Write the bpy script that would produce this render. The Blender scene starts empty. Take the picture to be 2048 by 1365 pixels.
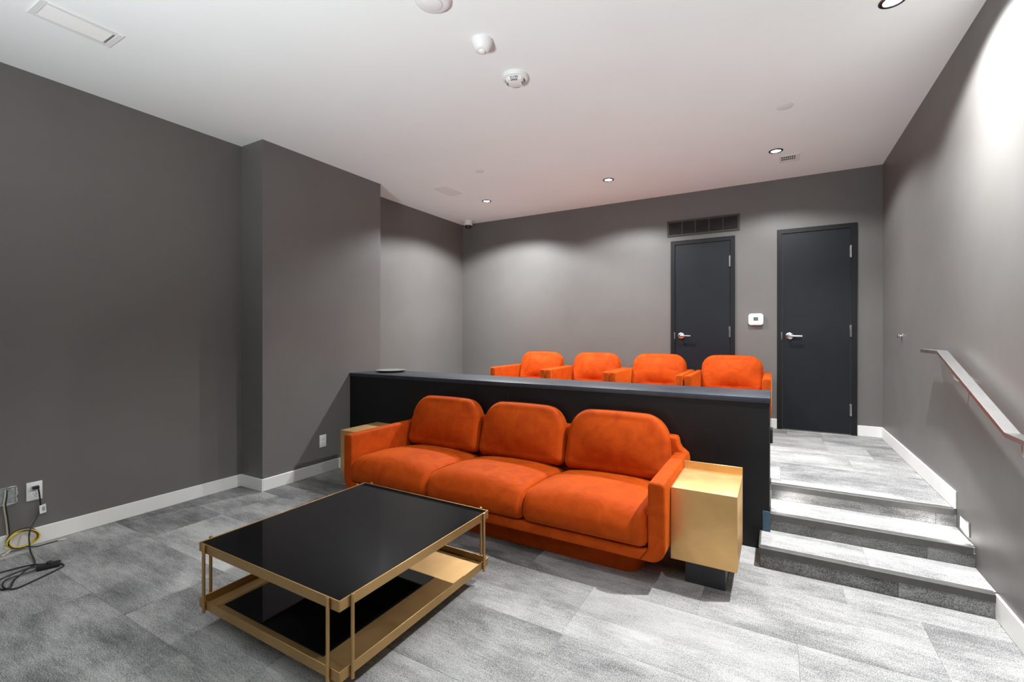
import bpy, bmesh, math, random
from mathutils import Vector, Matrix, Euler
random.seed(7)
scn = bpy.context.scene
COL = scn.collection
PI = math.pi

# ------------------------------------------------------------------ camera
cam_d = bpy.data.cameras.new('camera')
cam_d.sensor_width = 36.0
cam_d.lens = 36.0 * 919.0 / 2048.0
cam_d.shift_y = -13.5 / 2048.0
cam_d.clip_start = 0.02
cam = bpy.data.objects.new('camera', cam_d)
cam.location = (0, 0, 1.3095)
cam.rotation_euler = (PI / 2, 0, math.atan(527.0 / 919.0))
COL.objects.link(cam)
scn.camera = cam

# ------------------------------------------------------------------ world, exposure
w = bpy.data.worlds.new('world'); scn.world = w; w.use_nodes = True
bg = w.node_tree.nodes['Background']
bg.inputs['Color'].default_value = (1.0, 0.98, 0.96, 1)
bg.inputs['Strength'].default_value = 0.35
scn.view_settings.view_transform = 'Standard'
scn.view_settings.look = 'None'
scn.view_settings.gamma = 1.0
scn.view_settings.use_curve_mapping = False
scn.view_settings.exposure = -0.08

# ------------------------------------------------------------------ ceiling lamps (light of the recessed fixtures, plus an added one)
H = 2.934
LAMPS_SEEN = [(-3.055, 4.705), (-1.523, 4.690), (0.003, 4.690), (0.495, 2.860)]
LAMPS_ADDED = [(0.38, 1.03, 140)]  # unseen extra downlight added out of view, has no fixture
LAMP_W = {0: 560, 1: 330, 2: 240, 3: 640}
def lamp_light(x, y, watts):
    d = bpy.data.lights.new('downlight_beam', 'SPOT')
    d.energy = watts; d.spot_size = math.radians(144); d.spot_blend = 0.30
    d.shadow_soft_size = 0.035; d.color = (0.965, 0.985, 1.0)
    # photometric profile: a bright core and a weak wide skirt
    d.use_nodes = True; nt = d.node_tree; em = nt.nodes['Emission']
    tc = nt.nodes.new('ShaderNodeTexCoord'); sp = nt.nodes.new('ShaderNodeSeparateXYZ'); nt.links.new(tc.outputs['Normal'], sp.inputs[0])
    ab = nt.nodes.new('ShaderNodeMath'); ab.operation = 'ABSOLUTE'; nt.links.new(sp.outputs['Z'], ab.inputs[0])
    pw = nt.nodes.new('ShaderNodeMath'); pw.operation = 'POWER'; pw.inputs[1].default_value = 2.5; nt.links.new(ab.outputs[0], pw.inputs[0])
    ma = nt.nodes.new('ShaderNodeMath'); ma.operation = 'MULTIPLY_ADD'; ma.inputs[1].default_value = 0.74; ma.inputs[2].default_value = 0.26
    nt.links.new(pw.outputs[0], ma.inputs[0]); nt.links.new(ma.outputs[0], em.inputs['Strength'])
    o = bpy.data.objects.new('downlight_beam', d)
    o.location = (x, y, H - 0.012)
    COL.objects.link(o)
for i, (x, y) in enumerate(LAMPS_SEEN): lamp_light(x, y, LAMP_W[i])
for (x, y, p) in LAMPS_ADDED: lamp_light(x, y, p)
# added fill lamp, unseen behind the camera, aimed up to brighten the ceiling
d = bpy.data.lights.new('added_ceiling_fill', 'SPOT')
d.energy = 1000; d.spot_size = math.radians(108); d.spot_blend = 1.0; d.shadow_soft_size = 0.35; d.color = (0.945, 0.99, 1.0)
o = bpy.data.objects.new('added_ceiling_fill', d); COL.objects.link(o)
o.location = (-1.2, -1.9, 0.25); o.rotation_euler = (math.radians(180 - 34), 0, 0)

# ------------------------------------------------------------------ materials
def new_mat(name):
    m = bpy.data.materials.new(name); m.use_nodes = True
    nt = m.node_tree
    return m, nt, nt.nodes['Principled BSDF']
def node(nt, t, **kw):
    n = nt.nodes.new(t)
    for k, v in kw.items(): setattr(n, k, v)
    return n
def ramp(nt, stops):
    r = node(nt, 'ShaderNodeValToRGB'); e = r.color_ramp.elements
    while len(e) < len(stops): e.new(0.5)
    for el, (p, c) in zip(e, stops):
        el.position = p; el.color = (c[0], c[1], c[2], 1)
    return r
def noise(nt, scale, detail=3, rough=0.55, dist=0.0, vec=None):
    n = node(nt, 'ShaderNodeTexNoise')
    n.inputs['Scale'].default_value = scale; n.inputs['Detail'].default_value = detail
    n.inputs['Roughness'].default_value = rough; n.inputs['Distortion'].default_value = dist
    if vec is not None: nt.links.new(vec, n.inputs['Vector'])
    return n
def bump(nt, b, src, strength, dist=0.002):
    n = node(nt, 'ShaderNodeBump'); n.inputs['Strength'].default_value = strength
    n.inputs['Distance'].default_value = dist
    nt.links.new(src, n.inputs['Height']); nt.links.new(n.outputs['Normal'], b.inputs['Normal'])
def plain(name, col, rough=0.5, metal=0.0, var=0.06, vscale=6.0, bs=0.0, bscale=200, spec=0.5):
    m, nt, b = new_mat(name)
    geo = node(nt, 'ShaderNodeNewGeometry')
    n = noise(nt, vscale, 4, vec=geo.outputs['Position'])
    lo = [c * (1 - var) for c in col]; hi = [min(1, c * (1 + var)) for c in col]
    r = ramp(nt, [(0.3, lo), (0.7, hi)])
    nt.links.new(n.outputs['Fac'], r.inputs['Fac']); nt.links.new(r.outputs['Color'], b.inputs['Base Color'])
    b.inputs['Roughness'].default_value = rough; b.inputs['Metallic'].default_value = metal
    b.inputs['Specular IOR Level'].default_value = spec
    if bs > 0:
        nb = noise(nt, bscale, 2, vec=geo.outputs['Position']); bump(nt, b, nb.outputs['Fac'], bs, 0.001)
    return m

def mat_wall():
    m, nt, b = new_mat('taupe_wall_paint')
    geo = node(nt, 'ShaderNodeNewGeometry')
    n = noise(nt, 1.6, 6, 0.6, 0.4, geo.outputs['Position'])
    r = ramp(nt, [(0.3, (0.140, 0.132, 0.125)), (0.75, (0.160, 0.152, 0.144))])
    nt.links.new(n.outputs['Fac'], r.inputs['Fac'])
    # faint vertical scuffs of worn satin paint
    mp = node(nt, 'ShaderNodeMapping'); mp.inputs['Scale'].default_value = (4, 4, 2.4)
    nt.links.new(geo.outputs['Position'], mp.inputs['Vector'])
    s = noise(nt, 1.0, 5, 0.65, 0.6, mp.outputs['Vector'])
    sr = ramp(nt, [(0.62, (0, 0, 0)), (0.8, (1, 1, 1))])
    nt.links.new(s.outputs['Fac'], sr.inputs['Fac'])
    mx = node(nt, 'ShaderNodeMix', data_type='RGBA')
    mul = node(nt, 'ShaderNodeMath', operation='MULTIPLY'); mul.inputs[1].default_value = 0.15
    nt.links.new(sr.outputs['Color'], mul.inputs[0]); nt.links.new(mul.outputs[0], mx.inputs['Factor'])
    nt.links.new(r.outputs['Color'], mx.inputs['A']); mx.inputs['B'].default_value = (0.19, 0.182, 0.173, 1)
    nt.links.new(mx.outputs['Result'], b.inputs['Base Color'])
    rr = ramp(nt, [(0.3, (0.44, 0.44, 0.44)), (0.75, (0.50, 0.50, 0.50))])
    nt.links.new(s.outputs['Fac'], rr.inputs['Fac']); nt.links.new(rr.outputs['Color'], b.inputs['Roughness'])
    b.inputs['Specular IOR Level'].default_value = 0.45
    o = noise(nt, 260, 2, vec=geo.outputs['Position']); bump(nt, b, o.outputs['Fac'], 0.12, 0.0006)
    return m

def mat_carpet():
    m, nt, b = new_mat('grey_carpet_plank')
    geo = node(nt, 'ShaderNodeNewGeometry'); oi = node(nt, 'ShaderNodeObjectInfo')
    off = node(nt, 'ShaderNodeMath', operation='MULTIPLY'); off.inputs[1].default_value = 63.0
    nt.links.new(oi.outputs['Random'], off.inputs[0])
    cmb = node(nt, 'ShaderNodeCombineXYZ'); nt.links.new(off.outputs[0], cmb.inputs['X']); nt.links.new(off.outputs[0], cmb.inputs['Z'])
    add = node(nt, 'ShaderNodeVectorMath', operation='ADD')
    nt.links.new(geo.outputs['Position'], add.inputs[0]); nt.links.new(cmb.outputs[0], add.inputs[1])
    # cloudy shading woven into each plank, drawn out along its length
    mp = node(nt, 'ShaderNodeMapping'); mp.inputs['Scale'].default_value = (2.4, 4.6, 4.6)
    nt.links.new(add.outputs[0], mp.inputs['Vector'])
    cl = noise(nt, 1.0, 7, 0.58, 0.1, mp.outputs['Vector'])
    mp2 = node(nt, 'ShaderNodeMapping'); mp2.inputs['Scale'].default_value = (60, 130, 130)
    nt.links.new(geo.outputs['Position'], mp2.inputs['Vector'])
    st = noise(nt, 1.0, 4, 0.7, 0.0, mp2.outputs['Vector'])
    fi = noise(nt, 230, 2, 0.7, 0.0, geo.outputs['Position'])
    # fine ribs running along the plank
    sep = node(nt, 'ShaderNodeSeparateXYZ'); nt.links.new(geo.outputs['Position'], sep.inputs[0])
    sm = node(nt, 'ShaderNodeMath', operation='ADD'); nt.links.new(sep.outputs['Y'], sm.inputs[0]); nt.links.new(sep.outputs['Z'], sm.inputs[1])
    rb = node(nt, 'ShaderNodeMath', operation='MULTIPLY'); rb.inputs[1].default_value = 1150.0; nt.links.new(sm.outputs[0], rb.inputs[0])
    sn = node(nt, 'ShaderNodeMath', operation='SINE'); nt.links.new(rb.outputs[0], sn.inputs[0])
    def madd(a, k, c):
        n = node(nt, 'ShaderNodeMath', operation='MULTIPLY_ADD'); n.inputs[1].default_value = k
        nt.links.new(a, n.inputs[0])
        if isinstance(c, float): n.inputs[2].default_value = c
        else: nt.links.new(c, n.inputs[2])
        return n.outputs[0]
    ocs = node(nt, 'ShaderNodeSeparateColor'); nt.links.new(oi.outputs['Color'], ocs.inputs[0])
    mp3 = node(nt, 'ShaderNodeMapping'); mp3.inputs['Scale'].default_value = (7.0, 38, 38)
    nt.links.new(add.outputs[0], mp3.inputs['Vector'])
    s2 = noise(nt, 1.0, 5, 0.72, 0.35, mp3.outputs['Vector'])
    v = madd(cl.outputs['Fac'], 1.1, -0.55)
    v = madd(s2.outputs['Fac'], 0.50, v)
    v = madd(st.outputs['Fac'], 0.55, v)
    v = madd(fi.outputs['Fac'], 1.7, v)
    v = madd(sn.outputs[0], 0.05, v)
    v = madd(ocs.outputs['Red'], 1.0, v)        # the tone of the single plank
    v2 = madd(v, 1.0, -1.37)
    r = ramp(nt, [(0.0, (0.060, 0.060, 0.062)), (0.35, (0.185, 0.184, 0.184)), (0.6, (0.37, 0.367, 0.36)), (0.95, (0.50, 0.496, 0.485))])
    nt.links.new(v2, r.inputs['Fac']); nt.links.new(r.outputs['Color'], b.inputs['Base Color'])
    b.inputs['Roughness'].default_value = 0.95; b.inputs['Specular IOR Level'].default_value = 0.15
    bump(nt, b, fi.outputs['Fac'], 0.5, 0.002)
    return m

def mat_velvet():
    m, nt, b = new_mat('burnt_orange_velvet')
    geo = node(nt, 'ShaderNodeNewGeometry')
    n = noise(nt, 7.0, 6, 0.6, 1.2, geo.outputs['Position'])
    r = ramp(nt, [(0.25, (0.33, 0.038, 0.002)), (0.55, (0.46, 0.060, 0.003)), (0.8, (0.54, 0.080, 0.004))])
    nt.links.new(n.outputs['Fac'], r.inputs['Fac']); nt.links.new(r.outputs['Color'], b.inputs['Base Color'])
    b.inputs['Roughness'].default_value = 0.75; b.inputs['Specular IOR Level'].default_value = 0.12
    b.inputs['Sheen Weight'].default_value = 0.42; b.inputs['Sheen Roughness'].default_value = 0.35
    b.inputs['Sheen Tint'].default_value = (1.0, 0.30, 0.03, 1)
    n2 = noise(nt, 11.0, 4, 0.55, 0.8, geo.outputs['Position']); bump(nt, b, n2.outputs['Fac'], 0.35, 0.008)
    return m

def mat_brass(name, col, rough=0.46, metal=0.75):
    m, nt, b = new_mat(name)
    geo = node(nt, 'ShaderNodeNewGeometry')
    n = noise(nt, 5.0, 5, 0.55, 0.5, geo.outputs['Position'])
    r = ramp(nt, [(0.25, [c * 0.82 for c in col]), (0.6, col), (0.85, [min(1, c * 1.1) for c in col])])
    nt.links.new(n.outputs['Fac'], r.inputs['Fac']); nt.links.new(r.outputs['Color'], b.inputs['Base Color'])
    b.inputs['Metallic'].default_value = metal
    n2 = noise(nt, 9.0, 5, 0.6, 0.3, geo.outputs['Position'])
    r2 = ramp(nt, [(0.3, (rough - 0.05,) * 3), (0.7, (rough + 0.07,) * 3)])
    nt.links.new(n2.outputs['Fac'], r2.inputs['Fac']); nt.links.new(r2.outputs['Color'], b.inputs['Roughness'])
    return m

def mat_black_glass():
    m, nt, b = new_mat('black_stone_glass')
    geo = node(nt, 'ShaderNodeNewGeometry')
    mp = node(nt, 'ShaderNodeMapping'); mp.inputs['Scale'].default_value = (5, 2.2, 5); mp.inputs['Rotation'].default_value = (0, 0, 0.5)
    nt.links.new(geo.outputs['Position'], mp.inputs['Vector'])
    n = noise(nt, 3.0, 7, 0.75, 1.6, mp.outputs['Vector'])
    r = ramp(nt, [(0.66, (0.004, 0.004, 0.0045)), (0.80, (0.02, 0.02, 0.02))])
    nt.links.new(n.outputs['Fac'], r.inputs['Fac']); nt.links.new(r.outputs['Color'], b.inputs['Base Color'])
    b.inputs['Roughness'].default_value = 0.04; b.inputs['Specular IOR Level'].default_value = 0.2
    return m

def mat_emit(name, strength, col=(1, 0.98, 0.95)):
    m, nt, b = new_mat(name)
    b.inputs['Base Color'].default_value = (0.9, 0.9, 0.9, 1)
    b.inputs['Emission Color'].default_value = (*col, 1); b.inputs['Emission Strength'].default_value = strength
    return m

M = dict(
    wall=mat_wall(), carpet=mat_carpet(), velvet=mat_velvet(),
    ceiling=plain('white_ceiling_paint', (0.855, 0.885, 0.89), 0.9, var=0.012, vscale=2, bs=0.08, bscale=180, spec=0.2),
    trim=plain('white_trim_paint', (0.80, 0.79, 0.76), 0.45, var=0.02, vscale=4),
    door=plain('charcoal_door_paint', (0.0085, 0.0105, 0.0140), 0.5, var=0.10, vscale=5, bs=0.05, spec=0.3),
    frame=plain('charcoal_frame_paint', (0.0075, 0.008, 0.0095), 0.5, var=0.08, spec=0.3),
    divider=plain('black_stained_board', (0.0055, 0.006, 0.007), 0.5, var=0.3, vscale=3.5, bs=0.05, bscale=90, spec=0.35),
    cap=plain('black_stained_cap', (0.024, 0.029, 0.040), 0.42, var=0.25, vscale=9, bs=0.08, bscale=60),
    tape=plain('blue_edge_strip', (0.045, 0.085, 0.13), 0.5, var=0.25, vscale=60),
    brass=mat_brass('brushed_brass', (0.50, 0.31, 0.125), 0.42, 0.8),
    goldbox=mat_brass('aged_gold_leaf', (0.74, 0.455, 0.185), 0.44, 0.68),
    blackglass=mat_black_glass(),
    blacksteel=plain('black_powder_coat', (0.030, 0.032, 0.037), 0.5, var=0.1),
    plinthblack=plain('black_plinth', (0.012, 0.012, 0.013), 0.6),
    nosing=plain('dark_rubber_nosing', (0.085, 0.082, 0.076), 0.55, var=0.12, vscale=20, bs=0.1, bscale=120),
    chrome=plain('satin_chrome', (0.70, 0.70, 0.71), 0.22, metal=1.0, var=0.03),
    darkchrome=plain('dark_lamp_trim', (0.16, 0.16, 0.16), 0.25, metal=1.0, var=0.03),
    steel=plain('brushed_grey_rail', (0.62, 0.61, 0.60), 0.30, metal=1.0, var=0.06, vscale=12),
    white=plain('white_plastic', (0.80, 0.80, 0.80), 0.4, var=0.01),
    ceilwhite=plain('white_grille_metal', (0.78, 0.78, 0.78), 0.5, var=0.01),
    dark=plain('dark_void', (0.015, 0.015, 0.015), 0.8),
    greydisc=plain('grey_tray_metal', (0.20, 0.20, 0.19), 0.4, var=0.05),
    grille=plain('brown_grille_paint', (0.040, 0.034, 0.030), 0.6, var=0.15),
    screen=plain('lcd_screen', (0.10, 0.13, 0.12), 0.25),
    blackplastic=plain('black_plastic', (0.014, 0.014, 0.015), 0.42),
    yellow=plain('yellow_cable_jacket', (0.62, 0.46, 0.055), 0.45),
    palewire=plain('pale_wire_jacket', (0.62, 0.57, 0.42), 0.5),
    galv=plain('galvanised_steel', (0.52, 0.56, 0.56), 0.38, metal=0.7, var=0.2, vscale=40),
    paper=plain('torn_drywall_edge', (0.62, 0.60, 0.57), 0.9, var=0.15, vscale=80),
    lens=mat_emit('lamp_lens', 22.0),
    steplens=mat_emit('step_light_lens', 6.0),
    darkdome=plain('smoked_dome', (0.02, 0.02, 0.02), 0.08),
)

# ------------------------------------------------------------------ object helpers
ROOT = {}
def obj(name, bm, mat, parent=None, smooth=40):
    """link one mesh object; bm is in world coordinates, moved to the parent's space"""
    org = ROOT.get(parent.name, Vector((0, 0, 0))) if parent else Vector((0, 0, 0))
    if org.length: bmesh.ops.translate(bm, verts=bm.verts, vec=-org)
    bmesh.ops.recalc_face_normals(bm, faces=bm.faces)
    me = bpy.data.meshes.new(name); bm.to_mesh(me); bm.free()
    me.materials.append(mat)
    if smooth:
        for p in me.polygons: p.use_smooth = True
        me.set_sharp_from_angle(angle=math.radians(smooth))
    o = bpy.data.objects.new(name, me); COL.objects.link(o)
    if parent: o.parent = parent; ROOT[o.name] = org
    return o
def tag(o, label, cat, group=None):
    o['label'] = label; o['category'] = cat
    if group: o['group'] = group
    return o
def thing(name, label, cat, loc, group=None):
    o = bpy.data.objects.new(name, None); COL.objects.link(o); o.location = loc
    o.empty_display_size = 0.1
    ROOT[o.name] = Vector(loc)
    return tag(o, label, cat, group)
def struct(name, bm, mat, parent=None, smooth=0):
    o = obj(name, bm, mat, parent, smooth)
    if parent is None: o['kind'] = 'structure'
    return o

def bx(x0, x1, y0, y1, z0, z1, bev=0.0, seg=2, bm=None):
    b = bm or bmesh.new()
    t = bmesh.new()
    bmesh.ops.create_cube(t, size=1)
    bmesh.ops.scale(t, vec=(abs(x1 - x0), abs(y1 - y0), abs(z1 - z0)), verts=t.verts)
    bmesh.ops.translate(t, vec=((x0 + x1) / 2, (y0 + y1) / 2, (z0 + z1) / 2), verts=t.verts)
    if bev > 0: bmesh.ops.bevel(t, geom=t.edges[:], offset=bev, segments=seg, profile=0.5, affect='EDGES')
    merge(b, t); return b
def merge(b, t, mat=None):
    if mat is not None: bmesh.ops.transform(t, matrix=mat, verts=t.verts)
    vm = {v: b.verts.new(v.co) for v in t.verts}
    for f in t.faces:
        try: b.faces.new([vm[v] for v in f.verts])
        except ValueError: pass
    t.free(); return b
def prism(pts, axis, a0, a1, bev=0.0, seg=3, bm=None):
    """outline (u,v) extruded along axis: 'y' -> u=x v=z, 'x' -> u=y v=z, 'z' -> u=x v=y"""
    t = bmesh.new()
    def P(u, v, a):
        return (u, a, v) if axis == 'y' else (a, u, v) if axis == 'x' else (u, v, a)
    A = [t.verts.new(P(u, v, a0)) for u, v in pts]; B = [t.verts.new(P(u, v, a1)) for u, v in pts]
    f0 = t.faces.new(A); f1 = t.faces.new(B[::-1])
    n = len(pts)
    for i in range(n): t.faces.new((A[i], B[i], B[(i + 1) % n], A[(i + 1) % n]))
    bmesh.ops.recalc_face_normals(t, faces=t.faces)
    if bev > 0:
        caps = [e for e in t.edges if (e.verts[0] in A and e.verts[1] in A) or (e.verts[0] in B and e.verts[1] in B)]
        bmesh.ops.bevel(t, geom=caps, offset=bev, segments=seg, profile=0.5, affect='EDGES')
    b = bm or bmesh.new()
    return merge(b, t)
def lathe(prof, c, axis=(0, 0, 1), n=32, bm=None):
    """profile [(r, h)...] spun about axis through c"""
    t = bmesh.new(); rings = []
    for r, h in prof:
        if r < 1e-6: rings.append([t.verts.new((0, 0, h))])
        else: rings.append([t.verts.new((r * math.cos(2 * PI * i / n), r * math.sin(2 * PI * i / n), h)) for i in range(n)])
    for a, b2 in zip(rings, rings[1:]):
        for i in range(n):
            j = (i + 1) % n
            if len(a) == 1 and len(b2) == 1: continue
            if len(a) == 1: t.faces.new((a[0], b2[i], b2[j]))
            elif len(b2) == 1: t.faces.new((a[i], a[j], b2[0]))
            else: t.faces.new((a[i], a[j], b2[j], b2[i]))
    for ring, rev in ((rings[0], True), (rings[-1], False)):
        if len(ring) > 2: t.faces.new(ring[::-1] if rev else ring)
    q = Vector((0, 0, 1)).rotation_difference(Vector(axis).normalized()).to_matrix().to_4x4()
    return merge(bm or bmesh.new(), t, Matrix.Translation(c) @ q)
def catmull(pts, per=8, closed=False):
    P = [Vector(p) for p in pts]; out = []; n = len(P)
    rng = n if closed else n - 1
    for i in range(rng):
        if closed: a, b, c, d = P[(i - 1) % n], P[i], P[(i + 1) % n], P[(i + 2) % n]
        else: a, b, c, d = P[max(i - 1, 0)], P[i], P[i + 1], P[min(i + 2, n - 1)]
        for k in range(per):
            t = k / per
            out.append(0.5 * ((2 * b) + (c - a) * t + (2 * a - 5 * b + 4 * c - d) * t * t + (3 * b - a - 3 * c + d) * t ** 3))
    if not closed: out.append(P[-1])
    return out
def tube(path, r, n=8, closed=False, bm=None):
    t = bmesh.new(); rings = []; m = len(path)
    up = Vector((0.13, 0.21, 0.97)).normalized()
    prev = None
    for i, p in enumerate(path):
        p = Vector(p)
        if closed: d = Vector(path[(i + 1) % m]) - Vector(path[(i - 1) % m])
        else: d = Vector(path[min(i + 1, m - 1)]) - Vector(path[max(i - 1, 0)])
        d.normalize()
        s = d.cross(up if prev is None else prev)
        if s.length < 1e-4: s = d.cross(Vector((1, 0.2, 0.1)))
        s.normalize(); u = s.cross(d).normalized(); prev = u
        rings.append([t.verts.new(p + (s * math.cos(2 * PI * k / n) + u * math.sin(2 * PI * k / n)) * r) for k in range(n)])
    for i in range(m if closed else m - 1):
        a, b2 = rings[i], rings[(i + 1) % m]
        for k in range(n): t.faces.new((a[k], a[(k + 1) % n], b2[(k + 1) % n], b2[k]))
    if not closed: t.faces.new(rings[0][::-1]); t.faces.new(rings[-1])
    return merge(bm or bmesh.new(), t)
def rrect(hw, hh, r, seg=7, c=(0, 0), sub=0):
    """rounded rectangle; r = radii (right-top, left-top, left-bottom, right-bottom)"""
    if isinstance(r, (int, float)): r = (r,) * 4
    pts = []
    for k, (sx, sy) in enumerate(((1, 1), (-1, 1), (-1, -1), (1, -1))):
        rr = max(r[k], 1e-4); cx = c[0] + sx * (hw - rr); cy = c[1] + sy * (hh - rr); a0 = k * PI / 2
        for i in range(seg + 1):
            a = a0 + PI / 2 * i / seg
            pts.append((cx + rr * math.cos(a), cy + rr * math.sin(a)))
    if sub:
        out = []; n = len(pts)
        for i, p in enumerate(pts):
            out.append(p)
            if i % (seg + 1) == seg:          # along each straight side
                q = pts[(i + 1) % n]
                out += [(p[0] + (q[0] - p[0]) * j / (sub + 1), p[1] + (q[1] - p[1]) * j / (sub + 1)) for j in range(1, sub + 1)]
        pts = out
    return pts
def pillow(hw, hh, ht, r, er, crown, seg=8, eseg=6, mat=None, back=0.4, warp=None):
    """padded slab: outline in (x,z), thickness along y (front at -y), soft edge er, crowned faces"""
    if isinstance(r, (int, float)): r = (r,) * 4
    t = bmesh.new(); rings = []
    def ring(inset, y, s=1.0):
        pts = rrect(hw - inset, hh - inset, [max(q - inset, 0.004) for q in r], seg, sub=11)
        return [t.verts.new((x * s, y, z * s)) for x, z in pts]
    S = (0.15, 0.3, 0.45, 0.6, 0.73, 0.85, 0.94)
    for s in S: rings.append(ring(er, ht, s))
    for i in range(2 * eseg + 1):
        a = PI / 2 - PI * i / (2 * eseg)
        y = (ht - er) * (1 if a > 0 else -1 if a < 0 else 0) + er * math.sin(a)
        rings.append(ring(er * (1 - math.cos(a)), y))
    for s in S[::-1]: rings.append(ring(er, -ht, s))
    n = len(rings[0])
    for a, b2 in zip(rings, rings[1:]):
        for k in range(n): t.faces.new((a[k], a[(k + 1) % n], b2[(k + 1) % n], b2[k]))
    for rg, y in ((rings[0], ht), (rings[-1], -ht)):
        c = t.verts.new((0, y, 0))
        for k in range(n): t.faces.new((rg[k], rg[(k + 1) % n], c))
    for v in t.verts:        # crown the two faces
        if abs(abs(v.co.y) - ht) < 1e-5:
            u = min(1, abs(v.co.x) / (hw - er)); q = min(1, abs(v.co.z) / (hh - er))
            v.co.y += (crown * back if v.co.y > 0 else -crown) * (1 - u ** 2.2) * (1 - q ** 2.2)
    if warp:
        for v in t.verts: v.co = warp(v.co)
    if mat is not None: bmesh.ops.transform(t, matrix=mat, verts=t.verts)
    return t

# ------------------------------------------------------------------ the room
XL, XR, YB, XC, XL2 = -4.008, 0.889, 5.572, -3.704, -4.045
YC0, YC1, YR = 2.285, 3.600, -2.4
UF = 0.318                                   # raised rear floor
YD0, YD1, XD = 3.186, 3.640, -0.028          # half wall
ZT = 0.006

def tile(x0, x1, y0, y1, z, parent, tone, name='carpet_plank'):
    g = 0.0002
    o = obj(name, bx(x0 + g, x1 - g, y0 + g, y1 - g, z - ZT, z, 0.0009, 1), M['carpet'], parent, 0)
    o.color = (tone, 0, 0, 1)
    return o
floor = struct('floor', bx(XL - 0.2, XR + 0.2, YR - 0.1, YD0 + 0.2, -0.12, -ZT), M['carpet'])
floor.color = (0.5, 0, 0, 1)
ROWS = [(-0.82, -0.375, -0.4), (-0.375, 0.07, -1.9), (0.07, 0.515, -0.7), (0.515, 0.96, -2.11), (0.96, 1.405, -2.63), (1.405, 1.85, -3.49), (1.85, 2.285, 0.081),
        (2.285, 2.74, -0.32), (2.74, 2.945, 0.30)]
FIXED = {(6, -1): 0.66, (5, 0): 0.66, (5, -1): 0.34, (4, 0): 0.50, (4, -1): 0.44, (3, -1): 0.42, (6, -4): 0.44, (7, -4): 0.38, (6, -5): 0.42, (7, -1): 0.52, (7, -2): 0.38}
def rows(rws, xmin, xmax, z, parent, L=0.895, base=0.52, spread=0.12):
    for ri, (y0, y1, jx) in enumerate(rws):
        lo = xmin(y0) ; hi = xmax(y0)
        k = math.floor((lo - jx) / L)
        while jx + k * L < hi:
            a = max(lo, jx + k * L); b = min(hi, jx + (k + 1) * L)
            if b - a > 0.01:
                tone = FIXED.get((ri, k)) if parent is floor else None
                if tone is None: tone = base + random.uniform(-spread, spread)
                tile(a, b, y0, y1, z, parent, tone)
            k += 1
rows(ROWS, lambda y: XL if y < 2.28 else XC, lambda y: XR, 0.0, floor)
for a, b in ((XC, -3.2), (-3.2, -2.3), (-2.3, -1.4), (-1.4, -0.5), (-0.5, -0.078)):
    tile(a, b, 2.945, YD0, 0.0, floor, 0.5 + random.uniform(-0.1, 0.1))

floor2 = struct('floor', bx(XL2 - 0.1, XR + 0.2, YD1, YB + 0.2, 0.0, UF - ZT), M['carpet'])
floor2.color = (0.5, 0, 0, 1)
rows([(YD1 + 0.0, 4.125, 0.03), (4.125, 4.57, 0.50), (4.57, 5.015, -0.22), (5.015, 5.30, 0.38), (5.30, YB, 0.1)],
     lambda y: XL2, lambda y: XR, UF, floor2, base=0.52, spread=0.10)

struct('ceiling', bx(XL - 0.3, XR + 0.3, YR - 0.2, YB + 0.3, H, H + 0.12), M['ceiling'])
struct('wall_right', bx(XR, XR + 0.14, YR - 0.1, YB + 0.14, -0.12, H), M['wall'])
struct('wall_back', bx(XL2 - 0.14, XR, YB, YB + 0.14, 0, H), M['wall'])
lw = bx(XL - 0.14, XL, YR - 0.1, YC0, -0.12, H)
struct('wall_left', lw, M['wall'])
struct('wall_left', prism([(XL - 0.14, YC0), (XC, YC0), (XC, YC1), (XL - 0.14, YC1)], 'z', -0.12, H), M['wall'])
struct('wall_left', bx(XL2 - 0.14, XL2, YC1, YB, 0, H), M['wall'])
struct('wall_rear', bx(XL - 0.14, XR, YR - 0.1, YR, -0.12, H), M['wall'])
# baseboards
BH, BT = 0.103, 0.012
def bb(side, *a): return struct('baseboard_' + side, bx(*a, 0.003, 1), M['trim'])
bb('left', XL, XL + BT, YR, YC0, 0, BH)
bb('left', XL + BT, XC + BT, YC0 - BT, YC0, 0, BH)
bb('left', XC, XC + BT, YC0, YD0, 0, BH)
bb('left', XL2, XL2 + BT, YC1, YB, UF, UF + BH)
bb('back', XL2, -1.058, YB - BT, YB, UF, UF + BH)
bb('back', -0.383, 0.013, YB - BT, YB, UF, UF + BH)
bb('back', 0.692, XR, YB - BT, YB, UF, UF + BH)
bb('right', XR - BT, XR, 3.505, YB - BT, UF, UF + BH)
bb('right', XR - BT, XR, YR, 2.945, 0, BH + 0.012)
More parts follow.
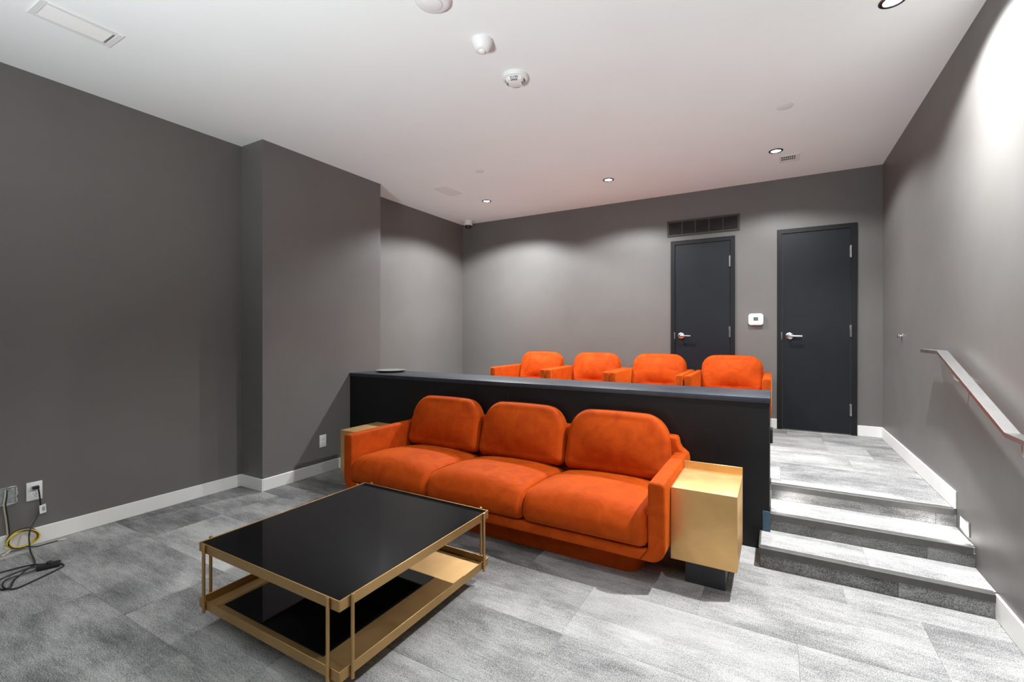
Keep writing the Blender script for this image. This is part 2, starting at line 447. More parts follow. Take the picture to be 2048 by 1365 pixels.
# doors
def door(name, x0, x1, z1, hinges, label_handle=True):
    f = 0.047
    d = struct(name, prism([(x0, UF), (x0 + f, UF), (x0 + f, z1 - f), (x1 - f, z1 - f), (x1 - f, UF), (x1, UF), (x1, z1), (x0, z1)], 'y', YB - 0.018, YB, 0.003, 1), M['frame'])
    obj('door_leaf', bx(x0 + f + 0.003, x1 - f - 0.003, YB - 0.008, YB, UF + 0.012, z1 - f - 0.003, 0.001, 1), M['door'], d)
    for zc in hinges:
        hb = bx(x1 - f - 0.012, x1 - f + 0.006, YB - 0.020, YB - 0.010, zc - 0.058, zc + 0.058, 0.001, 1)
        lathe([(0.007, -0.06), (0.007, 0.06)], (x1 - f - 0.002, YB - 0.022, zc), n=10, bm=hb)
        obj('hinge', hb, M['chrome'], d)
    hx, hz = x0 + f + 0.067, 1.292
    hd = lathe([(0.036, 0), (0.036, 0.006), (0.031, 0.011), (0.014, 0.013), (0.012, 0.055), (0, 0.056)], (hx, YB - 0.008, hz), (0, -1, 0), 24)
    tube(catmull([(hx, YB - 0.058, hz), (hx + 0.03, YB - 0.062, hz), (hx + 0.07, YB - 0.062, hz - 0.001), (hx + 0.108, YB - 0.060, hz - 0.002)], 6), 0.0095, 10, bm=hd)
    obj('door_handle', hd, M['chrome'], d)
    obj('strike_plate', bx(x0 + f - 0.010, x0 + f + 0.002, YB - 0.021, YB - 0.015, hz - 0.04, hz + 0.04, 0.001, 1), M['chrome'], d)
    return d
door('door_1', 0.014, 0.691, 2.402, (2.122, 1.343, 0.567))
door('door_2', -1.057, -0.384, 2.388, (2.112, 1.337, 0.567))

# ------------------------------------------------------------------ steps
st = thing('staircase', 'three shallow grey carpeted steps with dark nosings by the right wall', 'stairs', (0.42, 3.2, 0))
def step(xa, y0, y1, z0, z1, jr, jt, full=False):
    R = 0.05 if full else 0.0
    core = bx(xa + 0.006, XR, y0 + 0.012, y1, z0, z1 - ZT, 0)
    obj('step', core, M['carpet'], st, 0).color = (0.5, 0, 0, 1)
    xs = [xa, jr, XR]
    for a, b in zip(xs, xs[1:]):
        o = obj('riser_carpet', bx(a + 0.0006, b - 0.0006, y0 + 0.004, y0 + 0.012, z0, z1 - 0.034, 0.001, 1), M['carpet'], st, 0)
        o.color = (0.36 + 0.12 * (a > xa), 0, 0, 1)  # darker fibre and the shade under the nosing, both put into the tone
    xs = [xa + 0.001, jt, XR]
    for a, b in zip(xs, xs[1:]):
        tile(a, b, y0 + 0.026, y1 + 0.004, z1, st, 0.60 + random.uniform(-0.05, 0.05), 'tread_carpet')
    nb = prism([(y0 - 0.008, z1 - 0.036), (y0 + 0.004, z1 - 0.036), (y0 + 0.004, z1 - 0.004), (y0 + 0.030, z1 - 0.004), (y0 + 0.030, z1 + 0.002), (y0 - 0.004, z1 + 0.002), (y0 - 0.008, z1 - 0.002)], 'x', xa + 0.001, XR - 0.012, 0)
    obj('nosing', nb, M['nosing'], st, 0)
step(-0.075, 2.938, 3.218, 0.0, 0.113, 0.53, 0.42, True)
obj('nosing', bx(-0.083, -0.073, 2.932, YD0, 0.077, 0.115, 0.002, 1), M['nosing'], st, 0)
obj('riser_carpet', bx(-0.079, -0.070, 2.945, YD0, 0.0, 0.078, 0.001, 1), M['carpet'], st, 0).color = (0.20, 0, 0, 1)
step(XD, 3.218, 3.505, 0.113, 0.218, 0.70, 0.35)
step(XD, 3.505, YD1, 0.218, UF, 0.80, 0.03)

# ------------------------------------------------------------------ half wall with its ledge
hw = thing('half_wall', 'long black half wall with a wide ledge cap behind the orange sofa', 'half wall', (-1.87, 3.41, 0))
for a, b in ((XC, -1.859), (-1.859, XD - 0.004)):
    obj('front_panel', bx(a + 0.0008, b - 0.0008, YD0 + 0.004, YD0 + 0.022, 0.0, 0.889, 0.001, 1), M['divider'], hw)
obj('core', bx(XC, XD - 0.022, YD0 + 0.022, YD1 - 0.01, 0, 0.889), M['divider'], hw, 0)
obj('end_panel', bx(XD - 0.022, XD - 0.003, YD0 + 0.006, YD1 - 0.01, 0.0, 0.889, 0.001, 1), M['divider'], hw)
obj('ledge_cap', bx(XC, XD + 0.002, YD0 - 0.002, YD1, 0.889, 0.923, 0.003, 2), M['cap'], hw)
t = obj('corner_strip', bx(-0.068, -0.027, YD0 - 0.003, YD0 + 0.004, 0.113, 0.235, 0.001, 1), M['tape'], hw)
t['label'] = 'blue strip on the bottom corner'

# ------------------------------------------------------------------ upholstered seats
def mx(loc, rx=0.0, rz=0.0): return Matrix.Translation(loc) @ Euler((rx, 0, rz)).to_matrix().to_4x4()
def arc(cx, cy, r, a0, a1, n=6):
    return [(cx + r * math.cos(math.radians(a0 + (a1 - a0) * i / n)), cy + r * math.sin(math.radians(a0 + (a1 - a0) * i / n))) for i in range(n + 1)]
def seat(root, xc, yf, z0, W, D, n, lift=0.0, ch=0.405, ctop=0.772, foot='plinth', armt=0.088, step=0.095, tap=0.085, rtop=0.150):
    V = M['velvet']; x0, x1 = xc - W / 2, xc + W / 2
    zb = z0 + 0.148 + lift; za = z0 + 0.558 + lift; zr = zb + 0.062
    yb = yf + D - 0.10
    R = 0.075
    for s in (-1, 1):
        xo = x1 if s > 0 else x0
        xi = xo - s * armt
        pts = [(xo - s * R, zb), ]
        pts += [(xo - s * R + s * R * math.sin(math.radians(a)), zb + R - R * math.cos(math.radians(a))) for a in range(15, 91, 15)]
        pts += [(xo, za - 0.022), (xo - s * 0.007, za - 0.006), (xo - s * 0.022, za), (xi + s * 0.022, za), (xi + s * 0.007, za - 0.006), (xi, za - 0.022), (xi, zr), (xi, zr - 0.001), (xi - s * 0.04, zb)]
        o = obj('arm', prism(pts, 'y', yf, yb + 0.03, 0.014, 3), V, root)
    # front rail / tray between the arms (mitred into them)
    xi0, xi1 = x0 + armt, x1 - armt
    obj('seat_frame', prism([(xi0 - 0.0, zr - 0.001), (xi0 + 0.04, zb), (xi1 - 0.04, zb), (xi1, zr - 0.001)], 'y', yf + 0.002, yb + 0.02, 0.012, 3), V, root)
    # back, stepping up from the arms
    ztop = za + step
    pts = [(x0 + R, zb), (x1 - R, zb)] + [(x1 - R + R * math.sin(math.radians(a)), zb + R - R * math.cos(math.radians(a))) for a in range(15, 91, 15)]
    def shoulder(s):
        xo = x1 if s > 0 else x0
        q = [(0.0, za - 0.04), (0.006, za - 0.012), (0.024, za + 0.004), (0.045, za + 0.02), (0.058, za + 0.045), (0.064, ztop - 0.018), (0.072, ztop - 0.004), (0.09, ztop)]
        if step < 0.01: q = [(0.0, za - 0.022), (0.007, za - 0.006), (0.022, za)]
        return [(xo - s * a, b) for a, b in q]
    pts += shoulder(1) + shoulder(-1)[::-1]
    pts += [(x0 + R - R * math.sin(math.radians(a)), zb + R - R * math.cos(math.radians(a))) for a in range(90, 0, -15)]
    obj('back_frame', prism(pts, 'y', yb, yf + D, 0.018, 3), V, root)
    # cushions
    cw = (xi1 - xi0) / n
    for i in range(n):
        cx = xi0 + cw * (i + 0.5)
        hd = (yb - 0.03 - (yf - 0.022)) / 2; hh = 0.088
        cy = yf - 0.022 + hd; cz = zr + hh + 0.002
        def warp(c, hw=cw / 2, hd=hd, hh=hh):
            # crown the top, sag towards the back
            u = min(1, abs(c.x) / hw); v = c.z / hh; d = c.y
            up = max(0.0, (v + 0.2) / 1.2)
            z = c.z + up * (0.036 * (1 - u ** 2.5)) - up * 0.042 * max(0, (d + hd * 0.2) / (hd * 1.2)) ** 1.3
            y = d - 0.016 * (1 - u ** 4) * (1 if d < -hd * 0.5 else 0) * max(0, 1 - abs(v)) 
            return Vector((c.x, y, z))
        # outline is the side profile: pillow in (depth,height), thickness along x
        so = obj('seat_cushion', slices(cx, cw, warp, cy, cz, hd, hh), V, root, 60)
        for s in (-1, 1):
            pp = [Vector((s * (cw / 2 - 0.0135), u, v)) for u, v in rrect(hd - 0.012, hh - 0.012, (0.04, 0.104, 0.044, 0.02), 9, sub=10)]
            pp = [warp(p) + Vector((cx, cy, cz)) for p in pp]
            obj('piping', tube(pp, 0.0028, 5, True), V, so)
    for i in range(n):
        cx = xi0 + cw * (i + 0.5)
        lean = math.radians(11.5)
        hh = ch / 2; ht = 0.068
        top_y = yf + 0.625
        c = Vector((cx, top_y + 0.035 + ht - math.sin(lean) * hh, z0 + ctop - math.cos(lean) * hh))
        T = mx(c, -lean, random.uniform(-0.012, 0.012))
        rr = (rtop, rtop, 0.055, 0.055)
        def taper(c, hh=hh):
            k = min(1.0, max(0.0, (c.z / hh + 1) / 2))
            return Vector((c.x * (1.0 - tap * k ** 1.3), c.y - 0.012 * (1 - k), c.z + 0.010 * (1 - min(1, abs(c.x) / (cw / 2)) ** 2) * k))
        bo = obj('back_cushion', pillow(cw / 2 - 0.002, hh, ht, rr, 0.052, 0.040, 10, 7, T, warp=taper), V, root, 60)
        pp = [T @ taper(Vector((u, -ht + 0.040, v))) for u, v in rrect(cw / 2 - 0.003, hh - 0.001, (rtop - 0.001, rtop - 0.001, 0.054, 0.054), 10, sub=8)]
        obj('piping', tube(pp, 0.0026, 5, True), V, bo)
    if foot == 'plinth':
        obj('plinth', prism(rrect(W / 2 - 0.165, (D - 0.22) / 2, 0.10, 7, (xc, yf + 0.135 + (D - 0.22) / 2)), 'z', z0, zb, 0.008, 2), V, root)
    else:
        obj('foot', prism(rrect(W / 2 - 0.17, (D - 0.30) / 2, 0.06, 6, (xc, yf + D / 2)), 'z', z0, zb, 0.004, 1), M['plinthblack'], root)
def slices(cx, cw, warp, cy, cz, hd, hh):
    """rebuild the seat cushion as cross-sections along x so its top can crown"""
    t = bmesh.new(); rings = []
    er = 0.046; K = 7; xs = []
    for i in range(K + 1):
        a = PI / 2 * i / K; xs.append((-cw / 2 + er - er * math.cos(a) + 0.001, er * (1 - math.sin(a))))
    for i in range(1, 12):
        xs.append((-cw / 2 + er + (cw - 2 * er) * i / 12, 0.0))
    for i in range(K + 1):
        a = PI / 2 * (1 - i / K); xs.append((cw / 2 - er + er * math.cos(a) - 0.001, er * (1 - math.sin(a))))
    def prof(ins): return rrect(hd - ins, hh - ins, [max(0.006, q - ins) for q in (0.05, 0.112, 0.050, 0.03)], 9, sub=10)
    for x, ins in xs:
        rings.append([t.verts.new(warp(Vector((x, u, v))) + Vector((cx, cy, cz))) for u, v in prof(ins)])
    n = len(rings[0])
    for a, b in zip(rings, rings[1:]):
        for k in range(n): t.faces.new((a[k], a[(k + 1) % n], b[(k + 1) % n], b[k]))
    t.faces.new(rings[0]); t.faces.new(rings[-1][::-1])
    return t

sofa = thing('sofa', 'burnt orange velvet three-seat sofa with rounded back cushions before the black half wall', 'sofa', (-1.645, 2.75, 0))
seat(sofa, -1.650, 2.37, 0.0, 2.344, 0.795, 3)

GROUP_CH = 'orange armchairs in the back row'
CH = [-2.647, -1.902, -1.156, -0.404]
CL = ['orange velvet armchair at the left end of the back row, farthest from the doors',
      'second orange velvet armchair from the left with creases on its back cushion corner',
      'third orange velvet armchair from the left, its cushion overlapping the narrow door edge',
      'orange velvet armchair at the right end of the row, nearest the steps']
ch0 = thing('armchair', CL[0], 'armchair', (CH[0], 5.1, UF), GROUP_CH)
seat(ch0, CH[0], 4.72, UF, 0.742, 0.80, 1, lift=0.036, ch=0.38, ctop=0.752, foot='foot', armt=0.072, step=0.0, tap=0.02, rtop=0.125)
def copy_tree(o, parent=None):
    c = o.copy(); COL.objects.link(c)
    if parent: c.parent = parent
    for k in list(o.children): copy_tree(k, c)
    return c
for i in (1, 2, 3):
    c = copy_tree(ch0); c.location = (CH[i], 5.1, UF); c['label'] = CL[i]
    for k in c.children:
        if k.name.startswith('back_cushion'):
            pass

# ------------------------------------------------------------------ side tables
def side_table(xc, label, yf=2.495, lip=True):
    t = thing('side_table', label, 'side table', (xc, yf + 0.2, 0), 'gold box side tables beside the sofa')
    hwid = 0.157
    obj('base', bx(xc - 0.097, xc + 0.097, yf + 0.072, yf + 0.33, 0, 0.14, 0.002, 1), M['blacksteel'], t)
    obj('box', bx(xc - hwid, xc + hwid, yf, yf + 0.405, 0.139, 0.512, 0.0025, 2), M['goldbox'], t)
    if lip: obj('back_lip', bx(xc - hwid, xc + hwid, yf + 0.401, yf + 0.406, 0.505, 0.556, 0.0015, 1), M['goldbox'], t)
    return t
side_table(-0.318, 'gold box side table on a black foot at the right end of the sofa')
side_table(-2.988, 'gold box side table mostly hidden behind the left arm of the sofa', 2.61, False)

# ------------------------------------------------------------------ coffee table
tx0, tx1, ty0, ty1 = -2.243, -1.319, 1.090, 2.048
ct = thing('coffee_table', 'low square coffee table with black glossy top and brass tray shelf', 'table', ((tx0 + tx1) / 2, (ty0 + ty1) / 2, 0))
def ring_frame(z0, z1, wth):
    b = bmesh.new()
    bx(tx0, tx1, ty0, ty0 + wth, z0, z1, 0.001, 1, b); bx(tx0, tx1, ty1 - wth, ty1, z0, z1, 0.001, 1, b)
    bx(tx0, tx0 + wth, ty0 + wth, ty1 - wth, z0, z1, 0.001, 1, b); bx(tx1 - wth, tx1, ty0 + wth, ty1 - wth, z0, z1, 0.001, 1, b)
    return b
obj('top_frame', ring_frame(0.337, 0.377, 0.005), M['brass'], ct)
obj('glossy_top', bx(tx0 + 0.005, tx1 - 0.005, ty0 + 0.005, ty1 - 0.005, 0.345, 0.3745, 0.0008, 1), M['blackglass'], ct)
tr = obj('tray_shelf', bx(tx0 + 0.004, tx1 - 0.004, ty0 + 0.004, ty1 - 0.004, 0.090, 0.096), M['brass'], ct)
obj('tray_rim', ring_frame(0.088, 0.128, 0.005), M['brass'], tr)
obj('tray_inset', bx(tx0 + 0.10, tx1 - 0.155, ty0 + 0.055, ty1 - 0.255, 0.0955, 0.0985, 0.0005, 1), M['blackglass'], tr)
for (px, py) in ((0, 0), (1, 0), (0, 1), (1, 1)):
    cx = (tx0, tx1)[px]; cy = (ty0, ty1)[py]; ix = -1 if px else 1; iy = -1 if py else 1
    for q in ((cx + ix * 0.052, cy - iy * 0.007), (cx - ix * 0.007, cy + iy * 0.052)):
        obj('rod', lathe([(0.0, 0.078), (0.0068, 0.079), (0.0068, 0.381), (0.0, 0.382)], (q[0], q[1], 0), n=12), M['brass'], ct)
obj('base', prism(rrect(0.26, 0.26, 0.02, 3, ((tx0 + tx1) / 2, (ty0 + ty1) / 2)), 'z', 0.0, 0.091), M['plinthblack'], ct, 0)

# ------------------------------------------------------------------ handrail
hr = thing('handrail', 'flat grey metal handrail fixed to the right wall above the steps', 'handrail', (XR, 3.1, 0.9))
def rail_seg(p0, p1, cap0=0.0, cap1=0.0):
    (ya, za), (yb, zb2) = p0, p1
    return prism([(ya, za), (yb, zb2), (yb, zb2 - 0.022), (ya, za - 0.022)], 'x', 0.800, 0.847, 0.0015, 1)
obj('upper_rail', rail_seg((3.834, 1.216), (3.484, 1.216)), M['steel'], hr, 0)
obj('sloped_rail', rail_seg((3.484, 1.216), (2.590, 0.914)), M['steel'], hr, 0)
obj('lower_rail', rail_seg((2.590, 0.914), (2.230, 0.914)), M['steel'], hr, 0)
for (y, z) in ((3.30, 1.133), (2.50, 0.892)):
    b = bx(0.812, 0.836, y - 0.05, y + 0.05, z - 0.006, z, 0.001, 1)
    if y > 3:
        bmesh.ops.rotate(b, verts=b.verts, cent=(0.82, y, z), matrix=Matrix.Rotation(math.atan(0.302 / 0.894), 3, 'X'))
    tube(catmull([(0.824, y, z - 0.004), (0.826, y, z - 0.045), (0.845, y, z - 0.068), (XR - 0.002, y, z - 0.07)], 6), 0.0065, 10, bm=b)
    lathe([(0.026, 0.0), (0.026, 0.004), (0.02, 0.007), (0, 0.008)], (XR, y, z - 0.07), (-1, 0, 0), 20, bm=b)
    obj('bracket', b, M['steel'], hr)

tag(obj('door_stop', lathe([(0.022, 0), (0.022, 0.004), (0.011, 0.007), (0.009, 0.014), (0.016, 0.019), (0.017, 0.026), (0.011, 0.031), (0, 0.032)], (XR, 4.80, 1.297), (-1, 0, 0), 20), M['chrome']),
    'small chrome door bumper on the right wall near the corner', 'door stop')

# ------------------------------------------------------------------ step lights
def step_light(x, y, z, nx, label):
    t = thing('step_light', label, 'light', (x, y, z), 'recessed step lights')
    s = nx
    b = bmesh.new()
    for a in ((y - 0.071, y + 0.071, z + 0.030, z + 0.039), (y - 0.071, y + 0.071, z - 0.039, z - 0.030), (y - 0.071, y - 0.060, z - 0.030, z + 0.030), (y + 0.060, y + 0.071, z - 0.030, z + 0.030)):
        bx(x, x + s * 0.007, a[0], a[1], a[2], a[3], 0.0008, 1, b)
    obj('bezel', b, M['steel'], t)
    obj('lens', bx(x, x + s * 0.003, y - 0.060, y + 0.060, z - 0.030, z + 0.030), M['steplens'], t, 0)
    d = bpy.data.lights.new('step_glow', 'SPOT'); d.energy = 5; d.spot_size = math.radians(150); d.spot_blend = 0.6; d.shadow_soft_size = 0.03
    d.color = (1, 0.98, 0.95)
    o = bpy.data.objects.new('step_glow', d); COL.objects.link(o)
    o.location = (x + s * 0.010, y, z); o.rotation_euler = (0, s * math.radians(-55), 0)
step_light(XR, 3.365, 0.277, -1, 'small glowing step light recessed low in the right wall')
step_light(XD - 0.003, 3.375, 0.29, 1, 'small step light on the end of the black half wall')
tag(obj('wall_plate', bx(XD - 0.003, XD + 0.013, 3.37, 3.45, 0.612, 0.702, 0.003, 2), M['blackplastic']), 'small black plate on the end face of the half wall', 'plate')

# ------------------------------------------------------------------ round tray on the ledge
tag(obj('round_tray', lathe([(0, 0.0), (0.11, 0.0), (0.125, 0.006), (0.148, 0.016), (0.152, 0.020), (0.146, 0.020), (0.122, 0.010), (0, 0.009)], (-3.44, 3.49, 0.923), n=40), M['greydisc']),
    'flat round grey tray lying at the left end of the half wall ledge', 'tray')

# ------------------------------------------------------------------ wall fittings
th = thing('thermostat', 'white thermostat with small grey screen between the two doors', 'thermostat', (-0.182, YB, 1.466))
obj('body', prism(rrect(0.071, 0.062, 0.028, 6, (-0.182, 1.468)), 'y', YB - 0.030, YB, 0.006, 2), M['white'], th)
obj('screen', bx(-0.205, -0.160, YB - 0.0315, YB - 0.029, 1.455, 1.492), M['screen'], th, 0)
obj('button_flap', bx(-0.222, -0.142, YB - 0.0325, YB - 0.029, 1.418, 1.432, 0.001, 1), M['white'], th)

gv = thing('wall_grille', 'long brown louvred air grille above the narrow door', 'vent', (-0.718, YB, 2.534))
gx0, gx1, gz0, gz1 = -1.098, -0.338, 2.444, 2.624
fb = bmesh.new()
for a in ((gx0, gx1, gz0, gz0 + 0.022), (gx0, gx1, gz1 - 0.022, gz1), (gx0, gx0 + 0.022, gz0 + 0.022, gz1 - 0.022), (gx1 - 0.022, gx1, gz0 + 0.022, gz1 - 0.022)):
    bx(a[0], a[1], YB - 0.012, YB, a[2], a[3], 0.001, 1, fb)
obj('frame', fb, M['grille'], gv)
obj('backing', bx(gx0 + 0.02, gx1 - 0.02, YB - 0.002, YB, gz0 + 0.02, gz1 - 0.02), M['dark'], gv, 0)
for k in range(1, 5):
    xx = gx0 + 0.022 + (gx1 - gx0 - 0.044) * k / 5
    obj('mullion', bx(xx - 0.006, xx + 0.006, YB - 0.011, YB - 0.001, gz0 + 0.022, gz1 - 0.022), M['grille'], gv, 0)
for k in range(9):
    z = gz0 + 0.03 + k * 0.015
    obj('slat', prism([(YB - 0.010, z), (YB - 0.008, z), (YB - 0.001, z + 0.011), (YB - 0.003, z + 0.011)], 'x', gx0 + 0.022, gx1 - 0.022), M['grille'], gv, 0)

def outlet(name, label, y, z, x, hw=0.036, hh=0.057, sockets=(0.02, -0.02), group='white wall outlets'):
    t = thing(name, label, 'outlet', (x, y, z), group)
    obj('plate', bx(x, x + 0.006, y - hw, y + hw, z - hh, z + hh, 0.002, 2), M['white'], t)
    for dz in sockets:
        s = obj('socket', prism(rrect(0.017, 0.0145, 0.007, 4, (y, z + dz)), 'x', x + 0.005, x + 0.0085, 0.0008, 1), M['white'], t)
        h = bmesh.new()
        for dy in (-0.0065, 0.0065): bx(x + 0.008, x + 0.0089, y + dy - 0.001, y + dy + 0.001, z + dz - 0.002, z + dz + 0.006, bm=h)
        bx(x + 0.008, x + 0.0089, y - 0.002, y + 0.002, z + dz - 0.010, z + dz - 0.006, bm=h)
        obj('slot', h, M['dark'], s, 0)
    return t
outlet('wall_outlet', 'white duplex outlet on the column wall left of the sofa', 2.870, 0.304, XC)
outlet('wall_outlet', 'white outlet with a black plug beside the open metal box', 1.003, 0.333, XL)

# open junction box, cut into the wall
jb = thing('junction_box', 'open galvanised wiring box with ragged edges at the left frame edge', 'junction box', (XL, 0.86, 0.335))
jy0, jy1, jz0, jz1 = 0.775, 0.925, 0.283, 0.388
obj('back', bx(XL, XL + 0.002, jy0, jy1, jz0, jz1), M['galv'], jb, 0)
for a in ((jy0, jy1, jz0, jz0 + 0.004), (jy0, jy1, jz1 - 0.004, jz1), (jy0, jy0 + 0.004, jz0, jz1), (jy1 - 0.004, jy1, jz0, jz1)):
    obj('side', bx(XL, XL + 0.010, a[0], a[1], a[2], a[3], 0.0008, 1), M['galv'], jb)
rg = bmesh.new()
pth = []
for (p, q) in (((jy0, jz0), (jy1, jz0)), ((jy1, jz0), (jy1, jz1)), ((jy1, jz1), (jy0, jz1)), ((jy0, jz1), (jy0, jz0))):
    for k in range(8):
        f = k / 8; pth.append((XL + 0.004, p[0] + (q[0] - p[0]) * f + random.uniform(-0.004, 0.004), p[1] + (q[1] - p[1]) * f + random.uniform(-0.004, 0.004)))
tube(pth, 0.0035, 5, True, rg)
obj('torn_edge', rg, M['paper'], jb)
for (a, b) in ((0.80, 0.372), (0.905, 0.372), (0.905, 0.30)):
    obj('tab', bx(XL + 0.008, XL + 0.011, a - 0.008, a + 0.008, b - 0.006, b + 0.006, 0.001, 1), M['galv'], jb)

# yellow and black coiled cable from the box
yc = thing('cable_coil', 'coil of yellow and black cable hanging from the open metal box', 'cable', (XL + 0.03, 0.93, 0))
xw = XL + 0.020
drop_y = [(XL + 0.006, 0.878, 0.375), (xw, 0.874, 0.34), (xw + 0.004, 0.868, 0.29), (xw, 0.876, 0.22), (xw, 0.882, 0.15), (xw + 0.006, 0.884, 0.085)]
obj('yellow_wire', tube(catmull(drop_y, 6), 0.0042, 8), M['palewire'], yc)
obj('black_wire', tube(catmull([(p[0] + 0.007, p[1] + 0.006, p[2]) for p in drop_y], 6), 0.0034, 8), M['blackplastic'], yc)
def loop(r1, r2, dx, ph, cy=0.942, cz=0.067):
    return [(xw + 0.010 + dx + 0.006 * math.sin(2 * a + ph), cy + r1 * math.cos(a), cz + r2 * math.sin(a)) for a in [2 * PI * k / 28 for k in range(28)]]
for (r1, r2, dx, ph, r, mt, nm) in ((0.066, 0.050, 0.012, 0, 0.0050, 'yellow', 'yellow_wire'), (0.060, 0.045, 0.019, 1, 0.0050, 'yellow', 'yellow_wire'), (0.071, 0.047, 0.022, 2, 0.0050, 'yellow', 'yellow_wire'),
                                    (0.069, 0.058, 0.002, 2.5, 0.003, 'blackplastic', 'black_wire'), (0.062, 0.051, 0.026, 0.7, 0.0026, 'blackplastic', 'black_wire')):
    obj(nm, tube(loop(r1, r2, dx, ph), r, 8, True), M[mt], yc)
obj('cable_tie', bx(xw - 0.002, xw + 0.040, 0.876, 0.886, 0.048, 0.062, 0.003, 1), M['blackplastic'], yc)
obj('yellow_wire', tube(catmull([(xw + 0.02, 0.905, 0.03), (xw + 0.03, 0.88, 0.012), (xw + 0.045, 0.85, 0.005)], 6), 0.004, 8), M['palewire'], yc)
obj('black_wire', tube(catmull([(xw + 0.02, 0.95, 0.018), (xw + 0.045, 0.99, 0.005), (xw + 0.05, 1.05, 0.004), (xw + 0.052, 1.09, 0.004)], 6), 0.003, 8), M['blackplastic'], yc)
fr = bmesh.new()
for k in range(5): tube([(xw + 0.052, 1.088, 0.004), (xw + 0.06 + 0.008 * (k - 2), 1.13 + 0.004 * (k % 2), 0.004)], 0.0012, 5, bm=fr)
obj('wire_ends', fr, M['palewire'], yc)

# black power cord with its plug, tag and switch block, looped on the floor
pc = thing('power_cord', 'black power cord plugged into the outlet, looped on the floor', 'cord', (XL + 0.3, 0.88, 0))
px_ = XL + 0.009
obj('plug', prism([(0.990, 0.349), (1.016, 0.349), (1.018, 0.357), (1.016, 0.368), (0.990, 0.366)], 'x', px_, px_ + 0.032, 0.003, 2), M['blackplastic'], pc)
cord = [(px_ + 0.018, 1.014, 0.352), (px_ + 0.020, 1.018, 0.320), (px_ + 0.016, 1.024, 0.26), (px_ + 0.014, 1.025, 0.21), (px_ + 0.034, 0.998, 0.165), (px_ + 0.062, 0.968, 0.115), (px_ + 0.072, 0.960, 0.075),
        (px_ + 0.094, 0.957, 0.045), (px_ + 0.15, 0.948, 0.012), (px_ + 0.27, 0.932, 0.006), (px_ + 0.36, 0.912, 0.006),
        (px_ + 0.40, 0.872, 0.006), (px_ + 0.50, 0.800, 0.006), (px_ + 0.585, 0.765, 0.006), (px_ + 0.560, 0.735, 0.006), (px_ + 0.44, 0.755, 0.006), (px_ + 0.40, 0.835, 0.008), (px_ + 0.41, 0.92, 0.010), (px_ + 0.44, 0.95, 0.010)]
cd = obj('cord', tube(catmull(cord, 7), 0.0042, 8), M['blackplastic'], pc)
obj('cord', tube(catmull([(px_ + 0.50, 0.985, 0.012), (px_ + 0.53, 0.985, 0.007), (px_ + 0.56, 0.930, 0.006), (px_ + 0.60, 0.845, 0.006), (px_ + 0.62, 0.775, 0.006), (px_ + 0.57, 0.745, 0.013), (px_ + 0.48, 0.775, 0.013), (px_ + 0.47, 0.86, 0.013), (px_ + 0.46, 0.93, 0.013)], 8), 0.0042, 8), M['blackplastic'], pc)
obj('cord', tube(catmull([(px_ + 0.455, 0.96, 0.012), (px_ + 0.38, 0.90, 0.013), (px_ + 0.33, 0.83, 0.006), (px_ + 0.32, 0.74, 0.006), (px_ + 0.33, 0.62, 0.006)], 8), 0.0042, 8), M['blackplastic'], pc)
tg = obj('cord_tag', prism([(1.020, 0.188), (1.050, 0.192), (1.047, 0.245), (1.018, 0.240)], 'x', px_ + 0.020, px_ + 0.022), M['white'], pc, 0)
obj('label_print', prism([(1.031, 0.203), (1.045, 0.205), (1.043, 0.232), (1.030, 0.230)], 'x', px_ + 0.0218, px_ + 0.0224), M['galv'], tg, 0)
ad = bx(0, 0.052, 0, 0.098, 0.0, 0.026, 0.008, 2)
bmesh.ops.rotate(ad, verts=ad.verts, cent=(0, 0, 0), matrix=Matrix.Rotation(-0.35, 3, 'Z'))
bmesh.ops.translate(ad, verts=ad.verts, vec=(px_ + 0.425, 0.905, 0.0))
ab = obj('switch_block', ad, M['blackplastic'], pc)
k_ = bx(px_ + 0.455, px_ + 0.485, 0.935, 0.958, 0.024, 0.036, 0.003, 1); obj('switch', k_, M['blackplastic'], ab)

# ------------------------------------------------------------------ ceiling fittings
LG = 'recessed ceiling downlights'
LL = ['recessed downlight at the left of the rear row, by the corner', 'recessed downlight in the middle of the rear row', 'recessed downlight of the rear row nearest the right wall', 'recessed downlight cut by the top edge at right']
for (x, y), lab in zip(LAMPS_SEEN, LL):
    t = thing('downlight', lab, 'ceiling light', (x, y, H), LG)
    obj('trim_ring', lathe([(0.057, 0.0), (0.057, -0.003), (0.052, -0.006), (0.040, -0.006), (0.038, 0.0)], (x, y, H), n=32), M['darkchrome'], t)
    obj('lens', lathe([(0.0, -0.002), (0.038, -0.002), (0.038, 0.0), (0, 0)], (x, y, H), n=28), M['lens'], t)
def slot_vent(x0, x1, y0, y1, nl, label, end=False):
    t = thing('ceiling_vent', label, 'vent', ((x0 + x1) / 2, (y0 + y1) / 2, H))
    f = 0.028; b = bmesh.new()
    for a in ((x0, x1, y0, y0 + f), (x0, x1, y1 - f, y1), (x0, x0 + f, y0 + f, y1 - f), (x1 - f, x1, y0 + f, y1 - f)):
        bx(a[0], a[1], a[2], a[3], H - 0.006, H, 0.0015, 1, b)
    obj('frame', b, M['ceilwhite'], t)
    obj('duct', bx(x0 + f, x1 - f, y0 + f, y1 - f, H - 0.0008, H), M['greydisc'], t, 0)
    for k in range(nl):
        xx = x0 + f + (x1 - x0 - 2 * f) * (k + 0.5) / nl; w2 = (x1 - x0 - 2 * f) / nl * 0.5
        obj('louver', prism([(xx - w2 / 2, H - 0.0055), (xx - w2 / 2 + 0.002, H - 0.0055), (xx + w2 / 2, H - 0.001), (xx + w2 / 2 - 0.002, H - 0.001)], 'y', y0 + f, y1 - f - 0.012 * end), M['ceilwhite'], t, 0)
    return t
